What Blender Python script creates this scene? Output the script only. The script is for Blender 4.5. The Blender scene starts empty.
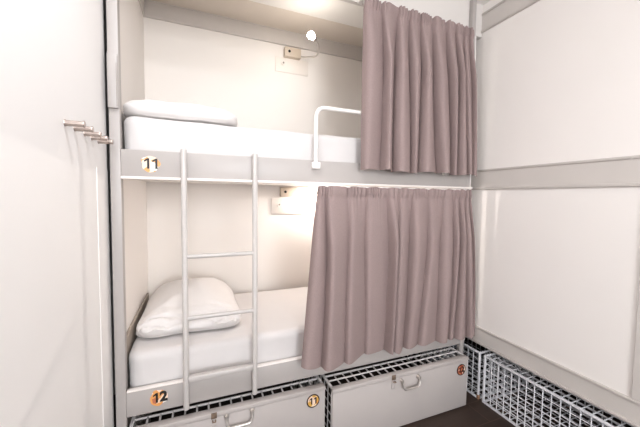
import bpy, bmesh, math, random
from mathutils import Vector, Matrix, noise
H = 1.355            # camera eye height above the floor; shapes below are written with z measured from eye level
SC = bpy.context.scene
COL = SC.collection
PI = math.pi
random.seed(4)

# ------------------------------------------------------------------ materials
def lin(c):
    c = c / 255.0
    return c / 12.92 if c <= 0.04045 else ((c + 0.055) / 1.055) ** 2.4
def rgb(r, g, b): return (lin(r), lin(g), lin(b), 1.0)

def mat(name, col, rough=0.5, var=0.03, scale=8.0, bump=0.0, bscale=60.0, metal=0.0, emit=None, estr=0.0, sheen=0.0, stretch=(1, 1, 1)):
    m = bpy.data.materials.new(name); m.use_nodes = True
    nt = m.node_tree; nd = nt.nodes; ln = nt.links
    b = nd['Principled BSDF']
    b.inputs['Roughness'].default_value = rough; b.inputs['Metallic'].default_value = metal
    if sheen: b.inputs['Sheen Weight'].default_value = sheen
    tc = nd.new('ShaderNodeTexCoord'); mp = nd.new('ShaderNodeMapping'); mp.inputs['Scale'].default_value = stretch
    ln.new(tc.outputs['Object'], mp.inputs['Vector'])
    n = nd.new('ShaderNodeTexNoise'); n.inputs['Scale'].default_value = scale; n.inputs['Detail'].default_value = 4
    ln.new(mp.outputs['Vector'], n.inputs['Vector'])
    r = nd.new('ShaderNodeValToRGB')
    lo = [max(0, c * (1 - var)) for c in col[:3]] + [1]; hi = [min(1, c * (1 + var)) for c in col[:3]] + [1]
    r.color_ramp.elements[0].position = 0.3; r.color_ramp.elements[0].color = lo
    r.color_ramp.elements[1].position = 0.7; r.color_ramp.elements[1].color = hi
    ln.new(n.outputs['Fac'], r.inputs['Fac']); ln.new(r.outputs['Color'], b.inputs['Base Color'])
    if bump:
        n2 = nd.new('ShaderNodeTexNoise'); n2.inputs['Scale'].default_value = bscale; n2.inputs['Detail'].default_value = 3
        ln.new(mp.outputs['Vector'], n2.inputs['Vector'])
        bp = nd.new('ShaderNodeBump'); bp.inputs['Strength'].default_value = bump; bp.inputs['Distance'].default_value = 0.002
        ln.new(n2.outputs['Fac'], bp.inputs['Height']); ln.new(bp.outputs['Normal'], b.inputs['Normal'])
    if emit:
        b.inputs['Emission Color'].default_value = emit; b.inputs['Emission Strength'].default_value = estr
    return m

def floor_mat():
    m = bpy.data.materials.new('dark_planks'); m.use_nodes = True
    nt = m.node_tree; nd = nt.nodes; ln = nt.links; b = nd['Principled BSDF']
    tc = nd.new('ShaderNodeTexCoord'); mp = nd.new('ShaderNodeMapping')
    mp.inputs['Location'].default_value = (0.03, 0.06, 0)
    ln.new(tc.outputs['Object'], mp.inputs['Vector'])
    br = nd.new('ShaderNodeTexBrick'); br.inputs['Scale'].default_value = 1.0
    br.inputs['Brick Width'].default_value = 1.2; br.inputs['Row Height'].default_value = 0.17
    br.inputs['Mortar Size'].default_value = 0.0025; br.inputs['Mortar Smooth'].default_value = 0.2
    br.inputs['Color1'].default_value = rgb(58, 43, 35); br.inputs['Color2'].default_value = rgb(44, 32, 26); br.inputs['Mortar'].default_value = rgb(78, 62, 52)
    ln.new(mp.outputs['Vector'], br.inputs['Vector'])
    mp2 = nd.new('ShaderNodeMapping'); mp2.inputs['Scale'].default_value = (3, 30, 3); ln.new(tc.outputs['Object'], mp2.inputs['Vector'])
    n = nd.new('ShaderNodeTexNoise'); n.inputs['Scale'].default_value = 3; n.inputs['Detail'].default_value = 6
    ln.new(mp2.outputs['Vector'], n.inputs['Vector'])
    r = nd.new('ShaderNodeValToRGB'); r.color_ramp.elements[0].color = (0.75, 0.73, 0.7, 1); r.color_ramp.elements[1].color = (1.25, 1.22, 1.2, 1)
    ln.new(n.outputs['Fac'], r.inputs['Fac'])
    mx = nd.new('ShaderNodeMix'); mx.data_type = 'RGBA'; mx.blend_type = 'MULTIPLY'; mx.inputs[0].default_value = 1.0
    ln.new(br.outputs['Color'], mx.inputs[6]); ln.new(r.outputs['Color'], mx.inputs[7]); ln.new(mx.outputs[2], b.inputs['Base Color'])
    b.inputs['Roughness'].default_value = 0.5
    return m

def collage_mat(name, cols, scale, seed):
    m = bpy.data.materials.new(name); m.use_nodes = True
    nt = m.node_tree; nd = nt.nodes; ln = nt.links; b = nd['Principled BSDF']; b.inputs['Roughness'].default_value = 0.4
    tc = nd.new('ShaderNodeTexCoord'); mp = nd.new('ShaderNodeMapping'); mp.inputs['Location'].default_value = (seed, seed * 1.7, seed * 0.4)
    ln.new(tc.outputs['Object'], mp.inputs['Vector'])
    v = nd.new('ShaderNodeTexVoronoi'); v.inputs['Scale'].default_value = scale; ln.new(mp.outputs['Vector'], v.inputs['Vector'])
    s = nd.new('ShaderNodeSeparateColor'); ln.new(v.outputs['Color'], s.inputs['Color'])
    r = nd.new('ShaderNodeValToRGB'); r.color_ramp.interpolation = 'CONSTANT'
    els = r.color_ramp.elements
    els[0].position = 0; els[0].color = cols[0]; els[1].position = 1.0 / len(cols); els[1].color = cols[1]
    for i in range(2, len(cols)):
        e = els.new(i / len(cols)); e.color = cols[i]
    ln.new(s.outputs['Red'], r.inputs['Fac']); ln.new(r.outputs['Color'], b.inputs['Base Color'])
    return m

M = {}
M['wall'] = mat('white_painted_panel', rgb(245, 242, 240), 0.55, 0.01, 2)
M['panel'] = mat('cream_laminate_panel', rgb(241, 235, 230), 0.5, 0.012, 2)
M['back'] = mat('cream_back_panel', rgb(238, 231, 224), 0.5, 0.012, 2)
M['ceil'] = mat('white_ceiling_paint', rgb(240, 236, 231), 0.7, 0.01, 2)
M['trim'] = mat('grey_beige_metal_trim', rgb(206, 199, 193), 0.42, 0.02, 6)
M['strip'] = mat('beige_ceiling_strip', rgb(222, 211, 199), 0.5, 0.02, 6)
M['dtrim'] = mat('taupe_metal_rail', rgb(160, 148, 136), 0.45, 0.03, 6)
M['frame'] = mat('pale_grey_painted_steel', rgb(174, 167, 163), 0.4, 0.015, 10)
M['lip'] = mat('off_white_painted_edge', rgb(240, 232, 226), 0.4, 0.01, 10)
M['ladder'] = mat('light_grey_painted_tube', rgb(188, 182, 178), 0.38, 0.015, 14)
M['white_tube'] = mat('white_painted_tube', rgb(238, 233, 229), 0.35, 0.01, 14)
M['sheet'] = mat('white_cotton_sheet', rgb(209, 204, 202), 0.85, 0.01, 10, 0.15, 25, sheen=0.2)
M['pillow'] = mat('white_pillow_cotton', rgb(224, 219, 216), 0.85, 0.01, 10, 0.25, 30, sheen=0.2)
M['curtain'] = mat('mauve_grey_curtain_cloth', rgb(149, 131, 128), 0.95, 0.05, 300, 0.25, 700, stretch=(1, 1, 0.4))
M['curtain'].node_tree.nodes['Principled BSDF'].inputs['Specular IOR Level'].default_value = 0.15
M['floor'] = floor_mat()
M['locker'] = mat('pale_grey_locker_sheet', rgb(181, 173, 169), 0.42, 0.02, 6)
M['wire'] = mat('white_coated_wire', rgb(209, 204, 202), 0.4, 0.03, 20)
M['cage'] = mat('cool_white_coated_wire', rgb(222, 221, 224), 0.4, 0.03, 20)
M['chrome'] = mat('brushed_nickel', rgb(205, 198, 192), 0.32, 0.03, 60, metal=0.75)
M['hook'] = mat('satin_steel', rgb(190, 176, 168), 0.35, 0.05, 60, metal=0.85)
M['rust'] = mat('rusty_brown_hasp', rgb(128, 108, 92), 0.6, 0.25, 60, metal=0.3)
M['rustfoot'] = mat('rust_stained_steel', rgb(150, 112, 84), 0.7, 0.3, 80)
M['black'] = mat('black_ink', rgb(24, 17, 14), 0.5, 0.05, 20)
M['brown_ink'] = mat('dark_brown_ink', rgb(58, 28, 18), 0.5, 0.05, 20)
M['rim'] = mat('dark_brown_rim', rgb(52, 34, 26), 0.45, 0.1, 30)
M['box'] = mat('beige_metal_box', rgb(206, 190, 172), 0.45, 0.03, 20)
M['plate'] = mat('cream_plastic_plate', rgb(236, 227, 218), 0.45, 0.01, 10)
M['dark'] = mat('dark_recess', rgb(34, 30, 28), 0.8, 0.05, 10)
M['under'] = mat('shade_dark_backing', rgb(66, 58, 53), 0.8, 0.1, 10)  # dark colour painted in for the shade behind the gap and the cages
M['grey'] = mat('mid_grey_plastic', rgb(140, 130, 122), 0.5, 0.05, 20)
M['bulb'] = mat('warm_glowing_bulb', rgb(255, 246, 228), 0.5, 0.0, 5, emit=(1.0, 0.93, 0.84, 1), estr=130.0)
M['bulb_low'] = mat('warm_small_glowing_bulb', rgb(255, 246, 228), 0.5, 0.0, 5, emit=(1.0, 0.93, 0.87, 1), estr=1900.0)
M['diff'] = mat('lit_diffuser', rgb(250, 250, 250), 0.5, 0.0, 5, emit=(1.0, 0.97, 0.94, 1), estr=3.0)
ORA, CRE, WHT, RED, AMB, COP = rgb(228, 160, 92), rgb(242, 214, 190), rgb(248, 238, 230), rgb(140, 62, 40), rgb(214, 166, 78), rgb(190, 110, 78)
M['disc_orange'] = collage_mat('orange_white_collage', [ORA, CRE, ORA, WHT, ORA, CRE, ORA, COP], 44, 3.9)
M['disc_rust'] = collage_mat('rust_white_collage', [ORA, CRE, ORA, WHT, ORA, CRE, COP, ORA], 44, 7.3)
M['disc_amber'] = collage_mat('amber_cream_collage', [AMB, AMB, CRE, AMB, ORA, CRE], 46, 2.2)
M['disc_copper'] = collage_mat('copper_collage', [COP, CRE, COP, RED, COP, COP], 60, 7.9)

# ------------------------------------------------------------------ mesh helpers
def box(bm, x0, x1, y0, y1, z0, z1, bev=0.0, seg=2):
    t = bmesh.new()
    bmesh.ops.create_cube(t, size=1.0)
    for v in t.verts:
        v.co = Vector(((x0 + x1) / 2 + v.co.x * (x1 - x0), (y0 + y1) / 2 + v.co.y * (y1 - y0), (z0 + z1) / 2 + v.co.z * (z1 - z0)))
    if bev: bmesh.ops.bevel(t, geom=t.edges[:], offset=bev, segments=seg, profile=0.5, affect='EDGES')
    merge(bm, t)
def merge(bm, t):
    me = bpy.data.meshes.new('tmp'); t.to_mesh(me); t.free(); bm.from_mesh(me); bpy.data.meshes.remove(me)
def tube(bm, pts, r, sides=10, cap=True):
    pts = [Vector(p) for p in pts]; rings = []
    n = len(pts); up = None
    for i, p in enumerate(pts):
        d = (pts[min(i + 1, n - 1)] - pts[max(i - 1, 0)]).normalized()
        if up is None:
            up = Vector((0, 0, 1)) if abs(d.z) < 0.9 else Vector((1, 0, 0))
        a = d.cross(up).normalized(); up = a.cross(d).normalized()
        rr = r[i] if isinstance(r, (list, tuple)) else r
        ph = PI / 4 if sides == 4 else 0
        rings.append([bm.verts.new(p + (a * math.cos(2 * PI * k / sides + ph) + up * math.sin(2 * PI * k / sides + ph)) * rr) for k in range(sides)])
    for i in range(n - 1):
        for k in range(sides):
            bm.faces.new((rings[i][k], rings[i][(k + 1) % sides], rings[i + 1][(k + 1) % sides], rings[i + 1][k]))
    if cap:
        bm.faces.new(rings[0][::-1]); bm.faces.new(rings[-1])
def smooth_path(pts, n=8):
    P = [Vector(p) for p in pts]; out = []
    for i in range(len(P) - 1):
        p0, p1, p2, p3 = P[max(i - 1, 0)], P[i], P[i + 1], P[min(i + 2, len(P) - 1)]
        for k in range(n):
            t = k / n
            out.append(0.5 * ((2 * p1) + (p2 - p0) * t + (2 * p0 - 5 * p1 + 4 * p2 - p3) * t * t + (3 * p1 - p0 - 3 * p2 + p3) * t ** 3))
    out.append(P[-1]); return out
def disc(bm, c, axis, r, th, sides=28, lobes=0.0, ph=0.0):
    """thick disc; axis 'y' faces -y, 'z' faces -z, 'x' faces +x"""
    c = Vector(c); A = []; B = []
    for k in range(sides):
        t = 2 * PI * k / sides
        rr = r * (1 + lobes * (0.6 * math.sin(3 * t + ph) + 0.5 * math.sin(5 * t + 2 * ph) + 0.4 * math.sin(7 * t + ph * 3)))
        if axis == 'y': o = Vector((math.cos(t) * rr, 0, math.sin(t) * rr)); d = Vector((0, -th, 0))
        elif axis == 'z': o = Vector((math.cos(t) * rr, math.sin(t) * rr, 0)); d = Vector((0, 0, -th))
        else: o = Vector((0, math.cos(t) * rr, math.sin(t) * rr)); d = Vector((th, 0, 0))
        A.append(bm.verts.new(c + o)); B.append(bm.verts.new(c + o + d))
    for k in range(sides): bm.faces.new((A[k], A[(k + 1) % sides], B[(k + 1) % sides], B[k]))
    bm.faces.new(A[::-1]); bm.faces.new(B)
def ball(bm, c, r, seg=16):
    t = bmesh.new(); bmesh.ops.create_uvsphere(t, u_segments=seg, v_segments=seg // 2 + 2, radius=r)
    for v in t.verts: v.co += Vector(c)
    merge(bm, t)

# ------------------------------------------------------------------ object helpers
def build(name, bm, m, parent=None, smooth=True, angle=40):
    bmesh.ops.recalc_face_normals(bm, faces=bm.faces[:])
    base = Vector((0, 0, -H))
    p = parent
    if parent is not None:
        base = Vector(parent['_w'])
    elif bm.verts:
        lo = [min(v.co[i] for v in bm.verts) for i in range(3)]; hi = [max(v.co[i] for v in bm.verts) for i in range(3)]
        base = Vector(((lo[0] + hi[0]) / 2, (lo[1] + hi[1]) / 2, lo[2]))
    for v in bm.verts: v.co -= base
    me = bpy.data.meshes.new(name); bm.to_mesh(me); bm.free()
    if smooth:
        for f in me.polygons: f.use_smooth = True
        try: me.set_sharp_from_angle(angle=math.radians(angle))
        except Exception: pass
    me.materials.append(m)
    o = bpy.data.objects.new(name, me); COL.objects.link(o)
    if parent is not None: o.parent = parent
    else: o.location = base + Vector((0, 0, H))
    o['_w'] = tuple(base)
    return o
def tag(o, label=None, cat=None, group=None, kind=None):
    if label: o['label'] = label
    if cat: o['category'] = cat
    if group: o['group'] = group
    if kind: o['kind'] = kind
    return o
def thing(name, loc, label, cat, group=None):
    o = bpy.data.objects.new(name, None); COL.objects.link(o)
    o.empty_display_size = 0.05
    o.location = (loc[0], loc[1], loc[2] + H); o['_w'] = tuple(loc)
    return tag(o, label, cat, group)
def struct(name, bm, m, smooth=False):
    return tag(build(name, bm, m, None, smooth), kind='structure')
def B(*boxes, bev=0.0):
    bm = bmesh.new()
    for b in boxes: box(bm, *b, bev=bev)
    return bm
def copy_tree(o, parent=None):
    c = o.copy(); COL.objects.link(c)
    if parent is not None: c.parent = parent
    for ch in o.children: copy_tree(ch, c)
    return c

# ------------------------------------------------------------------ the setting
W = 1.76      # face of the right hand partition
YB = 2.36     # back wall of the bunk
CZ = 1.28     # ceiling
WX0, WX1, WZ0, WZ1 = -0.32, 0.80, -0.45, 1.20   # invented window opening behind the camera, added to brighten the room
struct('floor', B((-0.6, 2.75, -3.26, 2.5, -H - 0.05, -H)), M['floor'])
struct('ceiling', B((-0.6, 2.75, -3.26, 2.5, CZ, CZ + 0.05)), M['ceil'])
struct('wall_back', B((-0.6, 2.75, YB, YB + 0.05, -H, CZ)), M['back'])
struct('wall_front', B((-0.6, WX0, -3.25, -3.20, -H, CZ), (WX1, 2.75, -3.25, -3.20, -H, CZ), (WX0, WX1, -3.25, -3.20, -H, WZ0), (WX0, WX1, -3.25, -3.20, WZ1, CZ)), M['wall'])
wf = struct('added_window_1', B((WX0, WX0 + 0.05, -3.26, -3.185, WZ0, WZ1), (WX1 - 0.05, WX1, -3.26, -3.185, WZ0, WZ1), (WX0 + 0.05, WX1 - 0.05, -3.26, -3.185, WZ0, WZ0 + 0.05), (WX0 + 0.05, WX1 - 0.05, -3.26, -3.185, WZ1 - 0.05, WZ1)), M['lip'])  # unseen frame, made up to go round the fill light
struct('wall_left', B((-0.385, -0.35, -3.20, 1.522, -H, CZ), bev=0.002), M['wall'])
struct('wall_outer', B((-0.6, -0.55, -3.20, YB, -H, CZ)), M['under'])
struct('wall_head', B((-0.338, -0.322, 1.53, YB, -H + 0.02, CZ)), M['panel'])
struct('wall_foot_light_block', B((1.702, 1.712, 1.531, YB, -0.976, CZ)), M['panel'])  # unseen end panel, added to stop lower lamp light leaking past the post
bm = B((W, W + 0.03, -3.20, YB, -0.976, CZ)); box(bm, W + 0.03, 2.70, -3.20, YB, -0.976, -0.94)  # second box: unseen deck behind the partition, put in to block light
struct('wall_right', bm, M['panel'])
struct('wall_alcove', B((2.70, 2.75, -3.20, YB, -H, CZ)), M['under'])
struct('wall_frieze', B((-0.338, W - 0.001, 1.53, 1.555, 1.072, CZ)), mat('pale_frieze_board', rgb(214, 208, 203), 0.5, 0.01, 3))
def trim_y(name, z0, z1, y0, y1, rivets=()):
    bm = B((W - 0.006, W, y0, y1, z0, z1))
    box(bm, W - 0.013, W - 0.006, y0, y1, z1 - 0.014, z1, 0.003)
    box(bm, W - 0.013, W - 0.006, y0, y1, z0, z0 + 0.016, 0.003)
    o = struct(name, bm, M['trim'], True)
    return o
trim_y('trim_1', 1.098, 1.222, -3.20, 1.53)
trim_y('trim_2', 0.064, 0.197, -3.20, YB)
trim_y('trim_3', -0.976, -0.862, -3.20, YB)
bm = bmesh.new()
for y, z in ((0.73, 0.187), (0.75, 0.071), (0.60, -0.70)): disc(bm, (W - 0.0125 if z > 0 else W - 0.0085, y, z), 'x', 0.005, -0.002, 12)
struct('trim_4', bm, M['trim'])
struct('trim_5', B((W - 0.008, W, 0.52, 0.68, -0.8618, 0.0638), bev=0.002), M['trim'])
bm = B((-0.322, W - 0.001, YB - 0.012, YB, 1.172, CZ)); box(bm, -0.322, W - 0.001, YB - 0.020, YB - 0.012, 1.172, 1.184, 0.003)
struct('trim_6', bm, M['trim'], True)
struct('trim_7', B((-0.322, -0.312, 1.545, YB - 0.02, 1.172, CZ), bev=0.002), M['trim'])
struct('trim_8', B((-0.322, W - 0.001, 2.09, YB - 0.021, CZ - 0.002, CZ)), M['strip'])
struct('trim_9', B((-0.350, -0.3485, 1.372, 1.520, -H + 0.0, 0.10)), M['wall'])

# ------------------------------------------------------------------ ceiling light of the room (above the frame)
LX, LY = 0.0, 0.62
t = thing('ceiling_light', (LX, LY, CZ), 'square flush ceiling light above the aisle beside the bunks', 'ceiling light')
build('housing', B((LX - 0.28, LX + 0.28, LY - 0.28, LY + 0.28, CZ - 0.02, CZ), bev=0.004), M['lip'], t)
build('diffuser', B((LX - 0.26, LX + 0.26, LY - 0.26, LY + 0.26, CZ - 0.026, CZ - 0.02)), M['diff'], t)
la = bpy.data.lights.new('ceiling_glow', 'AREA'); la.shape = 'SQUARE'; la.size = 0.40; la.energy = 12; la.color = (0.95, 0.98, 1.03)
lo = bpy.data.objects.new('ceiling_glow', la); COL.objects.link(lo); lo.location = (LX, LY, CZ + H - 0.03)
wl = bpy.data.lights.new('added_window_fill', 'AREA'); wl.shape = 'RECTANGLE'; wl.size = WX1 - WX0 - 0.1; wl.size_y = WZ1 - WZ0 - 0.1; wl.energy = 116; wl.color = (0.94, 0.98, 1.03)  # fill light added for even brightness, shaped like a window
wo = bpy.data.objects.new('added_window_fill', wl); COL.objects.link(wo); wo.location = ((WX0 + WX1) / 2, -3.22, (WZ0 + WZ1) / 2 + H); wo.rotation_euler = (PI / 2, 0, 0)

# ------------------------------------------------------------------ the bunk frame
bed = thing('bunk_bed', (0.67, 1.9, -H), 'pale grey steel double bunk bed frame against the cream back wall', 'bunk bed')
F = M['frame']
PL0, PL1, PR0, PR1 = -0.336, -0.297, 1.640, 1.671
build('post', B((PL0, PL1, 1.50, 1.54, -H, CZ - 0.001), bev=0.003), F, bed)
build('post', B((PR0, PR1, 1.50, 1.53, -H, CZ - 0.001), bev=0.003), F, bed)
build('post', B((PR0, PR1, YB - 0.06, YB - 0.022, -H, 1.17), bev=0.003), F, bed)
s = build('post_sleeve', B((PL0 + 0.001, PL1 - 0.002, 1.484, 1.4995, 0.354, 0.572), bev=0.003), F, bed)
bm = bmesh.new(); box(bm, PL1 - 0.0065, PL1 - 0.0045, 1.4825, 1.4838, 0.36, 0.535); build('seam', bm, M['grey'], s)
def rail(z0, z1, name='side_rail'):
    return build(name, B((PL1, PR0, 1.50, 1.525, z0, z1), bev=0.003), F, bed)
r1 = rail(0.0785, 0.192)
build('lip', B((PL1 + 0.002, PR1, 1.478, 1.5245, 0.067, 0.0782), bev=0.002), M['lip'], r1)
r2 = rail(-0.977, -0.866)
build('lip', B((PL1 + 0.002, PR0 - 0.002, 1.4985, 1.524, -0.8655, -0.859), bev=0.002), M['lip'], r2)
build('bed_deck', B((-0.320, 1.70, 1.527, YB - 0.065, 0.088, 0.108)), M['panel'], bed)
build('bed_deck', B((-0.320, 1.70, 1.527, YB - 0.065, -0.965, -0.942)), M['panel'], bed)
build('head_rail', B((-0.3215, -0.309, 1.545, YB - 0.07, -0.79, -0.655), bev=0.002), M['dtrim'], bed)
# guard rail, a bent white tube clamped to the upper rail
g = []
def arc(cx, cz, r, a0, a1, n=7): return [(cx + r * math.cos(a0 + (a1 - a0) * i / n), 1.489, cz + r * math.sin(a0 + (a1 - a0) * i / n)) for i in range(n + 1)]
path = [(0.572, 1.489, 0.150), (0.572, 1.489, 0.30)] + arc(0.622, 0.415, 0.05, PI, PI / 2) + arc(1.40, 0.415, 0.05, PI / 2, 0) + [(1.45, 1.489, 0.30), (1.45, 1.489, 0.150)]
bm = bmesh.new(); tube(bm, path, 0.0105, 12); gr = build('guard_rail', bm, M['white_tube'], bed, True, 60)
for x in (0.572, 1.45):
    bm = bmesh.new(); box(bm, x - 0.022, x + 0.022, 1.474, 1.4995, 0.148, 0.182, 0.003); build('clamp', bm, M['white_tube'], gr)

def numeral(text, cx, cz, y, size, m, parent):
    for q, ch in enumerate(text):
        cu = bpy.data.curves.new('digit', 'FONT'); cu.body = ch; cu.size = size; cu.extrude = 0.0008; cu.offset = size * 0.045
        cu.align_x = 'CENTER'; cu.align_y = 'CENTER'
        tmp = bpy.data.objects.new('digit_tmp', cu); COL.objects.link(tmp)
        me = bpy.data.meshes.new_from_object(tmp.evaluated_get(bpy.context.evaluated_depsgraph_get()))
        bm = bmesh.new(); bm.from_mesh(me)
        bpy.data.objects.remove(tmp); bpy.data.curves.remove(cu); bpy.data.meshes.remove(me)
        if ch == '1':                                     # bold stroke with a flag
            bm.free(); bm = bmesh.new()
            pts = [(-0.01, -0.36), (0.13, -0.36), (0.13, 0.36), (0.02, 0.36), (-0.19, 0.22), (-0.19, 0.10), (-0.01, 0.20)]
            fa = [bm.verts.new((px * size, py * size, 0.0008)) for px, py in pts]; fb = [bm.verts.new((px * size, py * size, -0.0008)) for px, py in pts]
            bm.faces.new(fa); bm.faces.new(fb[::-1])
            for e in range(len(pts)): bm.faces.new((fa[e], fb[e], fb[(e + 1) % len(pts)], fa[(e + 1) % len(pts)]))
        x = cx + (q - (len(text) - 1) / 2) * size * 0.50
        for v in bm.verts: v.co = Vector((x + v.co.x, y - v.co.z, cz + v.co.y))
        build('digit', bm, m, parent, False)
bm = bmesh.new(); disc(bm, (-0.187, 1.5, 0.134), 'y', 0.035, 0.002, 40, 0.09, 0.6)
d = build('number_disc', bm, M['disc_orange'], bed, False); tag(d, 'orange and white number disc reading 11')
numeral('11', -0.184, 0.136, 1.4972, 0.062, M['black'], d)
bm = bmesh.new(); disc(bm, (-0.170, 1.5, -0.914), 'y', 0.036, 0.002, 40, 0.08, 1.9)
d = build('number_disc', bm, M['disc_rust'], bed, False); tag(d, 'rust orange and white number disc reading 12')
numeral('12', -0.166, -0.912, 1.4972, 0.062, M['black'], d)

# ------------------------------------------------------------------ ladder
lad = thing('ladder', (0.10, 1.465, -0.975), 'pale grey tubular ladder hooked over the upper bunk rail', 'ladder')
for x in (-0.055, 0.254):
    bm = bmesh.new()
    tube(bm, [(x, 1.462, -0.972), (x, 1.462, 0.1985), (x, 1.462, 0.201)], [0.0125, 0.0125, 0.009], 12)
    build('upright', bm, M['ladder'], lad, True, 60)
    build('hook_plate', B((x - 0.010, x + 0.010, 1.464, 1.520, 0.1925, 0.1955)), M['ladder'], lad)
for z in (-0.272, -0.552):
    bm = bmesh.new(); tube(bm, [(-0.047, 1.462, z), (0.246, 1.462, z)], 0.0100, 12); build('rung', bm, M['ladder'], lad, True, 60)
bm = B((-0.047, 0.246, 1.447, 1.477, -0.845, -0.818), bev=0.008); build('rung', bm, M['ladder'], lad)

# ------------------------------------------------------------------ mattresses and pillows
def mattress(name, z0, z1, label, seed, x1=1.60):
    x0, y0, y1 = -0.299, 1.536, YB - 0.078
    R = 0.035
    bm = bmesh.new()
    def prof(u, v, top): pass
    nx, ny, nz = 90, 40, 8
    t = bmesh.new(); bmesh.ops.create_cube(t, size=1.0)
    for v in t.verts: v.co = Vector(((x0 + x1) / 2 + v.co.x * (x1 - x0), (y0 + y1) / 2 + v.co.y * (y1 - y0), (z0 + z1) / 2 + v.co.z * (z1 - z0)))
    bmesh.ops.bevel(t, geom=[e for e in t.edges if abs(e.verts[0].co.z - e.verts[1].co.z) > 0.01], offset=0.06, segments=6, profile=0.5, affect='EDGES')
    bmesh.ops.bevel(t, geom=[e for e in t.edges if abs(e.verts[0].co.z - e.verts[1].co.z) < 0.001 and (len(e.link_faces) == 2 and abs(e.link_faces[0].normal.z - e.link_faces[1].normal.z) > 0.5)], offset=0.03, segments=4, profile=0.5, affect='EDGES')
    # slice for surface detail
    for i in range(1, 60):
        bmesh.ops.bisect_plane(t, geom=t.verts[:] + t.edges[:] + t.faces[:], plane_co=(x0 + (x1 - x0) * i / 60, 0, 0), plane_no=(1, 0, 0))
    for i in range(1, 5):
        bmesh.ops.bisect_plane(t, geom=t.verts[:] + t.edges[:] + t.faces[:], plane_co=(0, 0, z0 + (z1 - z0) * i / 5), plane_no=(0, 0, 1))
    for i in range(1, 14):
        bmesh.ops.bisect_plane(t, geom=t.verts[:] + t.edges[:] + t.faces[:], plane_co=(0, y0 + (y1 - y0) * i / 14, 0), plane_no=(0, 1, 0))
    t.normal_update()
    for v in t.verts:
        p = v.co.copy()
        n1 = noise.noise(Vector((p.x * 5 + seed, p.y * 5, p.z * 9)))
        n2 = noise.noise(Vector((p.x * 16 + seed, p.y * 16, p.z * 7)))
        k = 1.0 if p.z > z0 + 0.01 else 0.0
        front = max(0.0, -v.normal.y)
        h = (p.z - z0) / (z1 - z0)
        v.co += v.normal * (0.004 * n1 + 0.0022 * n2) * k * (0.6 if v.normal.y > 0.3 else 1)
        if front > 0.3:                                   # gathered folds of the sheet near the left corner
            d0 = max(0.0, 1 - (p.x - x0) / 0.22)
            v.co.y += 0.006 * math.sin((p.x - x0) * 95 + 8 * h) * d0 * (1 - h) * k
    merge(bm, t)
    o = build(name, bm, M['sheet'], None, True, 70)
    return tag(o, label, 'mattress')
mattress('mattress', 0.1092, 0.343, 'white sheeted mattress on the upper bunk deck', 1.7)
mattress('mattress', -0.9408, -0.716, 'white sheeted mattress on the lower bunk behind the ladder', 9.2)

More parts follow.
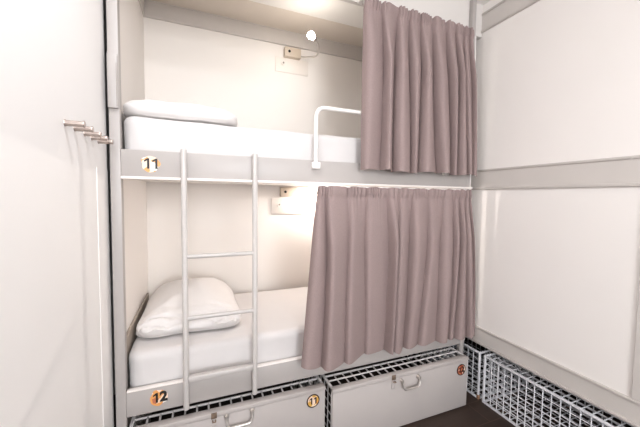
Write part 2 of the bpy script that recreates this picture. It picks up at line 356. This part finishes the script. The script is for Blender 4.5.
def pillow(label, cx, cy, cz, hx, hy, ht, crest, seed, wr, lip, rot=0.0, seamf=0.36, dp_=2.2, de=0.75):
    """cz: resting height; ht: full thickness; crest shifts the highest point; lip: depth of the flap that overhangs the lower layer"""
    bm = bmesh.new(); nr, na = 44, 168
    def outline(a):
        c, s = math.cos(a), math.sin(a); e = 0.34
        x = math.copysign(abs(c) ** e, c); y = math.copysign(abs(s) ** e, s)
        pin = 1 - 0.045 * (1 - abs(c * s) * 2)          # edges pulled in a little, ears at corners
        return Vector((x * pin, y * pin))
    rows = []
    def dome(r): return max(0.0, 1 - r ** dp_) ** de
    prof = []
    for i in range(1, nr + 1): prof.append(('t', i / nr))
    prof += [('l', 0.0), ('l', 0.33), ('l', 0.66), ('l', 1.0)]
    for r in (1.0, 0.985, 0.96, 0.92, 0.86, 0.76, 0.6, 0.3): prof.append(('b', r))
    seam = seamf * ht
    def co(kind, r, a):
        o = outline(a)
        fr = max(0.0, -math.sin(a))                      # 1 on the side facing the room
        if kind == 't':
            x, y = o.x * r, o.y * r
            z = seam + (ht - seam) * dome(r) * (1 + crest * (y - 0.1)) 
        elif kind == 'l':
            k = 1 - lip * fr * math.sin(PI * (0.25 + 0.5 * r)) * (0.4 + 0.6 * r)
            x, y = o.x * k, o.y * k; z = seam - (0.012 + 0.016 * r) * (0.35 + fr) 
        else:
            k = r * (1.0 + 0.012 * fr); x, y = o.x * k, o.y * k
            z = max(0.014, seam - 0.022) * (1 - max(0.0, 1 - r ** 12) ** 0.6)
        P = Vector((x * hx, y * hy, z))
        n = noise.noise(Vector((x * 2.2 + seed, y * 2.2, seed))) * 0.010 + noise.noise(Vector((x * 5 + seed, y * 4, seed * 2))) * 0.006
        if kind != 'b' or r > 0.8: P.z += n * (1.0 if kind == 't' else 0.4) * (0.5 + 0.5 * dome(r) if kind == 't' else 1)
        if kind == 't':                                   # crumpled cloth toward the front edge
            f = max(0.0, min(1.0, (-y - 0.45) / 0.5)) * wr
            q = noise.noise(Vector((x * 2.0 + seed, y * 9.0 + 0.9 * math.sin(x * 3), 3.3)))
            P.z += f * 0.020 * (1 - abs(q) * 3.0)
            P.z += f * 0.007 * noise.noise(Vector((x * 9 + seed, y * 6, 1.1)))
        if kind == 't' and wr > 0.6:                      # long creases where the slip is tucked under
            for (ca, cb, x0, x1, dp, wd) in ((-0.86, 0.05, -0.95, 0.25, 0.034, 0.022), (-0.78, -0.10, -0.2, 0.95, 0.030, 0.020), (-0.90, -0.02, 0.1, 1.0, 0.026, 0.018), (-0.66, 0.16, -0.9, -0.3, 0.022, 0.025)):
                e = max(0.0, min(1.0, (x - x0) / 0.15)) * max(0.0, min(1.0, (x1 - x) / 0.15))
                P.z -= dp * e * math.exp(-((y - ca - cb * x - 0.03 * math.sin(5 * x + seed)) / wd) ** 2)
        if fr > 0 and r > 0.75: P.y += 0.014 * noise.noise(Vector((x * 3 + seed, 0.2, z * 14))) * fr * wr
        c, s = math.cos(rot), math.sin(rot)
        return Vector((cx + P.x * c - P.y * s, cy + P.x * s + P.y * c, cz + max(0.0005, P.z)))
    top = bm.verts.new(co('t', 0.0, 0.0)); prev = None
    first = None
    for kd, r in prof:
        if kd == 'b' and r == 0: break
        ring = [bm.verts.new(co(kd, r, 2 * PI * k / na)) for k in range(na)]
        if prev is None:
            for k in range(na): bm.faces.new((top, ring[k], ring[(k + 1) % na]))
        else:
            for k in range(na): bm.faces.new((prev[k], ring[k], ring[(k + 1) % na], prev[(k + 1) % na]))
        prev = ring
    bm.faces.new(prev[::-1])
    return tag(build('pillow', bm, M['pillow'], None, True, 75), label, 'pillow')
pillow('plump white pillow at the head of the upper bunk', -0.058, 1.850, 0.3490, 0.262, 0.300, 0.122, -0.10, 2.0, 0.35, 0.045)
pillow('white pillow with crumpled front edge on the lower bunk', -0.035, 1.965, -0.7100, 0.268, 0.325, 0.188, 0.42, 6.0, 1.0, 0.06, 0.0, 0.23, 1.8, 0.85)

# ------------------------------------------------------------------ curtains and their tracks
def lerp(a, b, t): return a + (b - a) * t
def interp(xs, ys, x):
    if x <= xs[0]: return ys[0]
    for i in range(len(xs) - 1):
        if x <= xs[i + 1]:
            t = (x - xs[i]) / (xs[i + 1] - xs[i]); return lerp(ys[i], ys[i + 1], t)
    return ys[-1]
def curtain(label, vt, vb, ztop, hem, ybase, amp, bulge, seed, wrap=None, nu=460, nv=64, tape=0.055):
    """vt / vb: x of the edges and of every valley along the heading and the hem; folds stand out toward the room between valleys"""
    bm = bmesh.new(); n = len(vt) - 1; grid = []
    rnd = random.Random(seed)
    gam = [rnd.choice((0.42, 0.5, 0.62, 0.48, 0.45)) for _ in range(n)]
    for j in range(nv + 1):
        v = (j / nv) ** 1.25; row = []
        for i in range(nu + 1):
            u = i / nu
            ph = u * n; k = min(int(ph), n - 1); f = ph - k
            xt = lerp(vt[k], vt[k + 1], f); xb = lerp(vb[k], vb[k + 1], f)
            sw = v ** 0.8
            x = lerp(xt, xb, sw)
            dr = lambda q: 0.0 if q in (0, n) else 0.014 * math.sin(2.6 * v + q * 2.3 + seed) * min(1.0, v * 3)
            x += lerp(dr(k), dr(k + 1), f)
            wloc = lerp(vt[k + 1] - vt[k], vb[k + 1] - vb[k], sw)
            z = lerp(ztop, hem(u), v)
            d = ztop - z                                    # metres below the top
            kk = min(1.0, wloc / 0.11)
            a = amp[k] * min(1.0, 0.28 + d * 2.4) * (1 + 0.40 * math.sin(2.1 * k + seed) * (v - 0.3))
            ga = gam[k]; g = abs(math.sin(PI * f ** ga)) ** 0.95
            y = ybase - a * g
            x -= 0.03 * wloc * math.sin(2 * PI * f) * (0.4 + 0.6 * min(1, d * 3)) 
            y -= 0.005 * noise.noise(Vector((x * 9 + seed, z * 1.3, seed))) * min(1, d * 3)
            # gathered heading tape
            hd = math.exp(-(d / tape) ** 4)
            gz = 2 * abs(math.sin(PI * (x * 34 + 1.1 * math.sin(x * 17 + seed) + 0.5 * math.sin(x * 41)))) ** 0.6 - 1
            y -= 0.0085 * (gz + 0.6) * hd
            y += 0.004 * math.exp(-((d - tape) / 0.010) ** 2)
            y -= 0.003 * gz * (1 - hd) * math.exp(-d / 0.10)
            if j == 0 or d < 0.02: z += 0.006 * (g - 0.5) * (1 - d / 0.02 if d < 0.02 else 0) + 0.0035 * noise.noise(Vector((x * 30, seed, 0)))*(1 - d / 0.02 if d < 0.02 else 0)
            y -= bulge(u, v)
            if wrap and u > wrap[0]:
                w = (u - wrap[0]) / (1 - wrap[0])
                y += wrap[1] * w
            row.append(bm.verts.new((x, y, z)))
        grid.append(row)
    for j in range(nv):
        for i in range(nu): bm.faces.new((grid[j][i], grid[j + 1][i], grid[j + 1][i + 1], grid[j][i + 1]))
    # give the cloth its thickness and closed edges
    bm.normal_update(); back = []
    for row in grid:
        back.append([bm.verts.new(p.co - p.normal * 0.0022) for p in row])
    for j in range(nv):
        for i in range(nu): bm.faces.new((back[j][i + 1], back[j + 1][i + 1], back[j + 1][i], back[j][i]))
    for j in range(nv):
        bm.faces.new((grid[j][0], back[j][0], back[j + 1][0], grid[j + 1][0])); bm.faces.new((grid[j + 1][nu], back[j + 1][nu], back[j][nu], grid[j][nu]))
    for i in range(nu):
        bm.faces.new((grid[0][i + 1], back[0][i + 1], back[0][i], grid[0][i])); bm.faces.new((grid[nv][i], back[nv][i], back[nv][i + 1], grid[nv][i + 1]))
    o = build('curtain', bm, M['curtain'], None, True, 80)
    return tag(o, label, 'curtain', 'mauve grey bunk curtains')
UT = [0.825, 0.937, 1.040, 1.120, 1.195, 1.286, 1.384, 1.458, 1.530, 1.570, 1.606]
UB = [0.822, 0.946, 1.030, 1.138, 1.212, 1.344, 1.440, 1.512, 1.572, 1.628, 1.680]
curtain('mauve grey curtain hanging across the upper bunk', UT, UB, 1.056, lambda u: 0.150 + 0.005 * math.sin(u * 17), 1.468,
        [0.064, 0.060, 0.066, 0.056, 0.058, 0.064, 0.060, 0.056, 0.036, 0.036], lambda u, v: 0.010 * v, 11)
LT = [0.578, 0.628, 0.760, 0.870, 0.997, 1.090, 1.185, 1.300, 1.420, 1.500, 1.540, 1.590, 1.618, 1.640]
LB = [0.478, 0.580, 0.735, 0.860, 1.010, 1.060, 1.130, 1.260, 1.394, 1.480, 1.560, 1.640, 1.690, 1.733]
def low_bulge(u, v):
    return 0.055 * v * math.exp(-(max(0.0, u - 0.15) / 0.05) ** 2) + 0.010 * math.sin(PI * min(1, v))
curtain('mauve grey curtain hanging across the lower bunk to the rail', LT, LB, 0.057, lambda u: -0.872 - 0.046 * u + 0.016 * math.exp(-(u / 0.05) ** 2) - 0.02 * math.exp(-((u - 0.42) / 0.03) ** 2),
        1.469, [0.044, 0.058, 0.030, 0.034, 0.070, 0.036, 0.056, 0.034, 0.040, 0.036, 0.044, 0.034, 0.024], low_bulge, 23)
def track(x0, x1, y, z, label):
    t = thing('curtain_track', ((x0 + x1) / 2, y, z), label, 'curtain track', 'white curtain tracks')
    build('rail', B((x0, x1, y - 0.006, y + 0.006, z, z + 0.012), bev=0.002), M['white_tube'], t)
    for x in (x0 + 0.02, (x0 + x1) / 2, x1 - 0.02):
        build('bracket', B((x - 0.012, x + 0.012, y + 0.006, 1.5298 if z > 0.5 else 1.4998, z + 0.002, z + 0.0155), bev=0.001), M['white_tube'], t)
track(0.815, 1.635, 1.489, 1.060, 'slim white curtain track along the frieze over the upper curtain')
track(0.57, 1.63, 1.490, 0.0505, 'slim white curtain track under the upper bunk rail')

# ------------------------------------------------------------------ coat hooks on the left wall
hook0 = None
where = ['at the left end of the row', 'second from the left of the row', 'in the middle of the row', 'second from the bunk post', 'last of the row, beside the bunk post']
for i, y in enumerate((1.088, 1.163, 1.250, 1.327, 1.403)):
    if hook0 is None:
        h = thing('coat_hook', (-0.35, y, 0.203), '', 'coat hook', 'coat hooks on the white wall')
        bm = bmesh.new(); tube(bm, [(-0.3500, y, 0.203), (-0.306, y, 0.203)], 0.0085, 14); build('peg', bm, M['hook'], h, True, 50)
        bm = bmesh.new(); tube(bm, [(-0.306, y, 0.203), (-0.3035, y, 0.203), (-0.302, y, 0.203)], [0.0100, 0.0100, 0.0088], 16); build('end_cap', bm, M['hook'], h, True, 50)
        bm = bmesh.new(); tube(bm, [(-0.3499, y, 0.203), (-0.347, y, 0.203)], [0.0100, 0.0095], 16); build('mount_plate', bm, M['hook'], h, True, 50)
        hook0 = h
    else:
        h = copy_tree(hook0); h.location = (-0.35, y, 0.203 + H)
    h['label'] = 'steel coat peg on the white wall, ' + where[i]

# ------------------------------------------------------------------ reading lamps and wall plates
def wall_plate(x0, x1, z0, z1, label):
    t = thing('wall_plate', ((x0 + x1) / 2, YB, z0), label, 'wall plate', 'cream wall plates under the lamps')
    build('plate', B((x0, x1, YB - 0.007, YB, z0, z1), bev=0.003), M['plate'], t)
    bm = bmesh.new(); disc(bm, (x0 + 0.062, YB - 0.007, z0 + (z1 - z0) * 0.56), 'y', 0.013, 0.008, 18); k = build('keyhole_ring', bm, M['plate'], t)
    bm = bmesh.new(); disc(bm, (x0 + 0.064, YB - 0.015, z0 + (z1 - z0) * 0.60), 'y', 0.007, 0.001, 12); build('keyhole', bm, M['grey'], k)
wall_plate(0.562, 0.832, 0.968, 1.082, 'cream wall plate with a small ring below the upper reading lamp')
wall_plate(0.535, 0.815, -0.137, -0.012, 'cream wall plate with a small ring below the lower reading lamp')
def lamp(label, x0, x1, z0, z1, arm, bulb, br, mb, boxm):
    t = thing('reading_lamp', ((x0 + x1) / 2, YB, z0), label, 'reading lamp', 'bunk reading lamps')
    b = build('switch_box', B((x0, x1, 2.312, YB, z0, z1), bev=0.004), boxm, t)
    bm = bmesh.new(); disc(bm, (x0 + 0.035, 2.312, (z0 + z1) / 2 + 0.002), 'y', 0.010, 0.004, 16); build('switch_button', bm, M['dark'], b)
    bm = bmesh.new(); tube(bm, smooth_path(arm, 8), 0.0055, 10); build('gooseneck_arm', bm, M['chrome'], t, True, 60)
    a = Vector(arm[-1]); c = Vector(bulb); d = (c - a)
    bm = bmesh.new(); tube(bm, [a - d * 0.1, a + d * 0.15, a + d * 0.5], [0.008, 0.016, 0.017], 16); build('lamp_head', bm, M['chrome'], t, True, 50)
    bm = bmesh.new(); ball(bm, bulb, br); tag(build('bulb', bm, mb, t), 'glowing warm white bulb')
lamp('lit gooseneck reading lamp over the upper bunk under the ceiling', 0.628, 0.757, 1.078, 1.148,
     [(0.755, 2.325, 1.098), (0.80, 2.28, 1.083), (0.827, 2.17, 1.050), (0.805, 2.06, 1.036), (0.765, 1.97, 1.036), (0.733, 1.935, 1.040)], (0.690, 1.905, 1.045), 0.024, M['bulb'], M['box'])
lamp('lit reading lamp with straight arm over the lower bunk by the curtain', 0.603, 0.732, 0.000, 0.074,
     [(0.730, 2.32, 0.036), (0.78, 2.305, 0.036), (0.84, 2.29, 0.035), (0.882, 2.28, 0.032)], (0.896, 2.27, 0.010), 0.014, M['bulb_low'], M['box'])

# ------------------------------------------------------------------ wire work, lockers and cages
def grid_wires(bm, o, a, b, la, lb, sa, sb, r):
    """wires on the plane o + s*a + t*b"""
    o, a, b = Vector(o), Vector(a), Vector(b)
    na, nb = max(1, round(la / sa)), max(1, round(lb / sb))
    n = a.cross(b)
    for i in range(1, na): tube(bm, [o + a * (la * i / na), o + a * (la * i / na) + b * lb], r, 6)
    for i in range(1, nb): tube(bm, [o + b * (lb * i / nb) + n * r, o + b * (lb * i / nb) + a * la + n * r], r, 6)
def edge_frame(x0, x1, y0, y1, z0, z1, s):
    bm = bmesh.new()
    for x in (x0, x1 - s):
        for y in (y0, y1 - s): box(bm, x, x + s, y, y + s, z0, z1, 0.002, 1)
    for z in (z0, z1 - s):
        for y in (y0, y1 - s): box(bm, x0 + s, x1 - s, y, y + s, z, z + s, 0.002, 1)
        for x in (x0, x1 - s): box(bm, x, x + s, y0 + s, y1 - s, z, z + s, 0.002, 1)
    return bm
def locker(label, x0, x1, y0, z1, number, hx, hz, hasp_x, dx, dz, dm, im, rim=0.032, lid=0.104):
    z0 = -H; D = 0.76; y1 = y0 + D; s = 0.014
    t = thing('storage_locker', ((x0 + x1) / 2, y0 + D / 2, z0), label, 'locker', 'steel lockers under the bunk')
    build('frame', edge_frame(x0, x1, y0 + 0.012, y1, z0, z1 - 0.0005, s), M['wire'], t)
    bm = bmesh.new(); box(bm, x0, x1, y0, y0 + 0.0118, z0 + 0.008, z1 - 0.024, 0.004); build('front_panel', bm, M['locker'], t)
    bm = bmesh.new(); box(bm, x0, x1, y0 - 0.004, y0 + rim, z1 - 0.022, z1, 0.004); build('top_rim', bm, M['locker'], t)
    w = x1 - x0
    bm = bmesh.new(); grid_wires(bm, (x0 + s, y0 + rim - 0.002, z1 - 0.008), (1, 0, 0), (0, 1, 0), w - 2 * s, lid, 0.053, 0.052, 0.0044); box(bm, x0 + s, x1 - s, y0 + rim + lid - 0.004, y0 + rim + lid + 0.006, z1 - 0.014, z1 - 0.004, 0.002, 1)
    build('wire_lid', bm, M['wire'], t, True, 60)
    for x in (x0 + 0.006, x1 - 0.006):
        bm = bmesh.new(); grid_wires(bm, (x, y0 + 0.026, z0 + s), (0, 1, 0), (0, 0, 1), D - 0.04, z1 - z0 - 2 * s, 0.052, 0.052, 0.0032)
        build('wire_side', bm, M['wire'], t, True, 60)
    bm = bmesh.new(); grid_wires(bm, (x0 + s, y1 - 0.006, z0 + s), (1, 0, 0), (0, 0, 1), w - 2 * s, z1 - z0 - 2 * s, 0.058, 0.052, 0.0032)
    build('wire_back', bm, M['wire'], t, True, 60)
    # drop handle between two lugs
    bm = bmesh.new(); hw = 0.060; yy = y0 - 0.017
    tube(bm, smooth_path([(hx - hw, yy, hz), (hx - hw + 0.002, yy - 0.006, hz - 0.024), (hx - hw + 0.014, yy - 0.010, hz - 0.041), (hx, yy - 0.011, hz - 0.043), (hx + hw - 0.014, yy - 0.010, hz - 0.041), (hx + hw - 0.002, yy - 0.006, hz - 0.024), (hx + hw, yy, hz)], 6), 0.0065, 10)
    hd = build('handle', bm, M['chrome'], t, True, 60)
    for x in (hx - hw, hx + hw):
        bm = bmesh.new(); disc(bm, (x, y0, hz + 0.002), 'y', 0.013, 0.006, 16); disc(bm, (x, y0 - 0.006, hz + 0.002), 'y', 0.008, 0.018, 14); build('lug', bm, M['chrome'], hd, True, 40)
    # hasp and staple
    bm = bmesh.new(); box(bm, hasp_x - 0.013, hasp_x + 0.013, y0 - 0.008, y0 - 0.0042, z1 - 0.026, z1 + 0.002, 0.001)
    hs = build('hasp', bm, M['rust'], t)
    bm = bmesh.new(); box(bm, hasp_x - 0.011, hasp_x + 0.011, y0 - 0.006, y0, z1 - 0.078, z1 - 0.028, 0.001); build('hasp_strap', bm, M['locker'], hs)
    bm = bmesh.new(); tube(bm, [(hasp_x - 0.006, y0 - 0.004, z1 - 0.034), (hasp_x - 0.006, y0 - 0.020, z1 - 0.034), (hasp_x + 0.006, y0 - 0.020, z1 - 0.034), (hasp_x + 0.006, y0 - 0.004, z1 - 0.034)], 0.003, 8); build('staple', bm, M['rust'], hs, True, 60)
    # number disc with a dark rim
    bm = bmesh.new(); disc(bm, (dx, y0, dz), 'y', 0.037, 0.0015, 36); d = build('number_disc', bm, M['rim'], t, False)
    bm = bmesh.new(); disc(bm, (dx, y0 - 0.0015, dz), 'y', 0.0305, 0.0008, 36, 0.02, 1.0); build('printed_face', bm, dm, d, False)
    numeral(number, dx, dz + 0.002, y0 - 0.0034, 0.048, im, d)
    return t
locker('long pale grey steel locker with wire lid, under the bunk by the ladder foot', -0.288, 0.634, 1.462, -1.020, '11', 0.180, -1.054, 0.063, 0.563, -1.086, M['disc_amber'], M['brown_ink'], 0.036, 0.054)
locker('long white steel locker with wire lid, under the lower curtain at the right', 0.657, 1.620, 1.416, -1.020, '12', 1.157, -1.066, 1.040, 1.563, -1.096, M['disc_copper'], M['brown_ink'])

def cage(y0, y1, label, lid=True):
    x0, x1 = 1.752, 2.26; z0, z1 = -H, -1.030; s = 0.013
    t = thing('wire_cage', ((x0 + x1) / 2, (y0 + y1) / 2, z0), label, 'wire cage', 'white wire cages under the right partition')
    build('frame', edge_frame(x0, x1, y0, y1, z0, z1, s), M['cage'], t)
    L = y1 - y0 - 2 * s; Hh = z1 - z0 - 2 * s; Wd = x1 - x0 - 2 * s; r = 0.0032
    sp = 0.045
    bm = bmesh.new(); grid_wires(bm, (x0 + 0.006, y0 + s, z0 + s), (0, 1, 0), (0, 0, 1), L, Hh, sp, sp, r); build('wire_front', bm, M['cage'], t, True, 60)
    bm = bmesh.new(); grid_wires(bm, (x1 - 0.006, y0 + s, z0 + s), (0, 1, 0), (0, 0, 1), L, Hh, sp, sp, r); build('wire_back', bm, M['cage'], t, True, 60)
    for z, nm in ((z1 - 0.006, 'wire_lid'), (z0 + 0.008, 'wire_base')):
        if nm == 'wire_lid' and not lid: continue
        bm = bmesh.new(); grid_wires(bm, (x0 + s, y0 + s, z), (1, 0, 0), (0, 1, 0), Wd, L, sp, sp, r); build(nm, bm, M['cage'], t, True, 60)
    for y in (y0 + 0.006, y1 - 0.006):
        bm = bmesh.new(); grid_wires(bm, (x0 + s, y, z0 + s), (1, 0, 0), (0, 0, 1), Wd, Hh, sp, sp, r); build('wire_end', bm, M['cage'], t, True, 60)
    return t
c1 = cage(0.446, 1.410, 'white wire cage under the right partition, running toward the camera')
c2 = cage(1.438, 2.30, 'open topped white wire cage under the right partition, beside the end of the bunk', False)
bm = bmesh.new(); box(bm, 1.7515, 1.766, 1.4365, 1.4525, -H, -H + 0.030, 0.001); tag(build('rusty_foot', bm, M['rustfoot'], c2), 'rust stained corner foot')

# ------------------------------------------------------------------ camera, world, view
a, b_, r_ = 3.83218073e-01, -5.35023006e-02, 1.25197941e-02
f = Vector((math.sin(a) * math.cos(b_), math.cos(a) * math.cos(b_), math.sin(b_)))
R0 = Vector((math.cos(a), -math.sin(a), 0)); U0 = R0.cross(f)
R = R0 * math.cos(r_) + U0 * math.sin(r_); U = -R0 * math.sin(r_) + U0 * math.cos(r_)
cd = bpy.data.cameras.new('camera'); cam = bpy.data.objects.new('camera', cd); COL.objects.link(cam)
cd.sensor_width = 36; cd.lens = 303.752795 / 640 * 36; cd.clip_start = 0.02
cam.matrix_world = Matrix(((R.x, U.x, -f.x, 0), (R.y, U.y, -f.y, 0), (R.z, U.z, -f.z, H), (0, 0, 0, 1)))
SC.camera = cam
w = bpy.data.worlds.new('world'); SC.world = w; w.use_nodes = True
w.node_tree.nodes['Background'].inputs['Color'].default_value = (0.9, 0.92, 1, 1); w.node_tree.nodes['Background'].inputs['Strength'].default_value = 0.05
vs = SC.view_settings
vs.view_transform = 'Standard'; vs.look = 'None'; vs.gamma = 1; vs.use_curve_mapping = False
vs.exposure = 0.02
for o in bpy.data.objects:
    if '_w' in o: del o['_w']
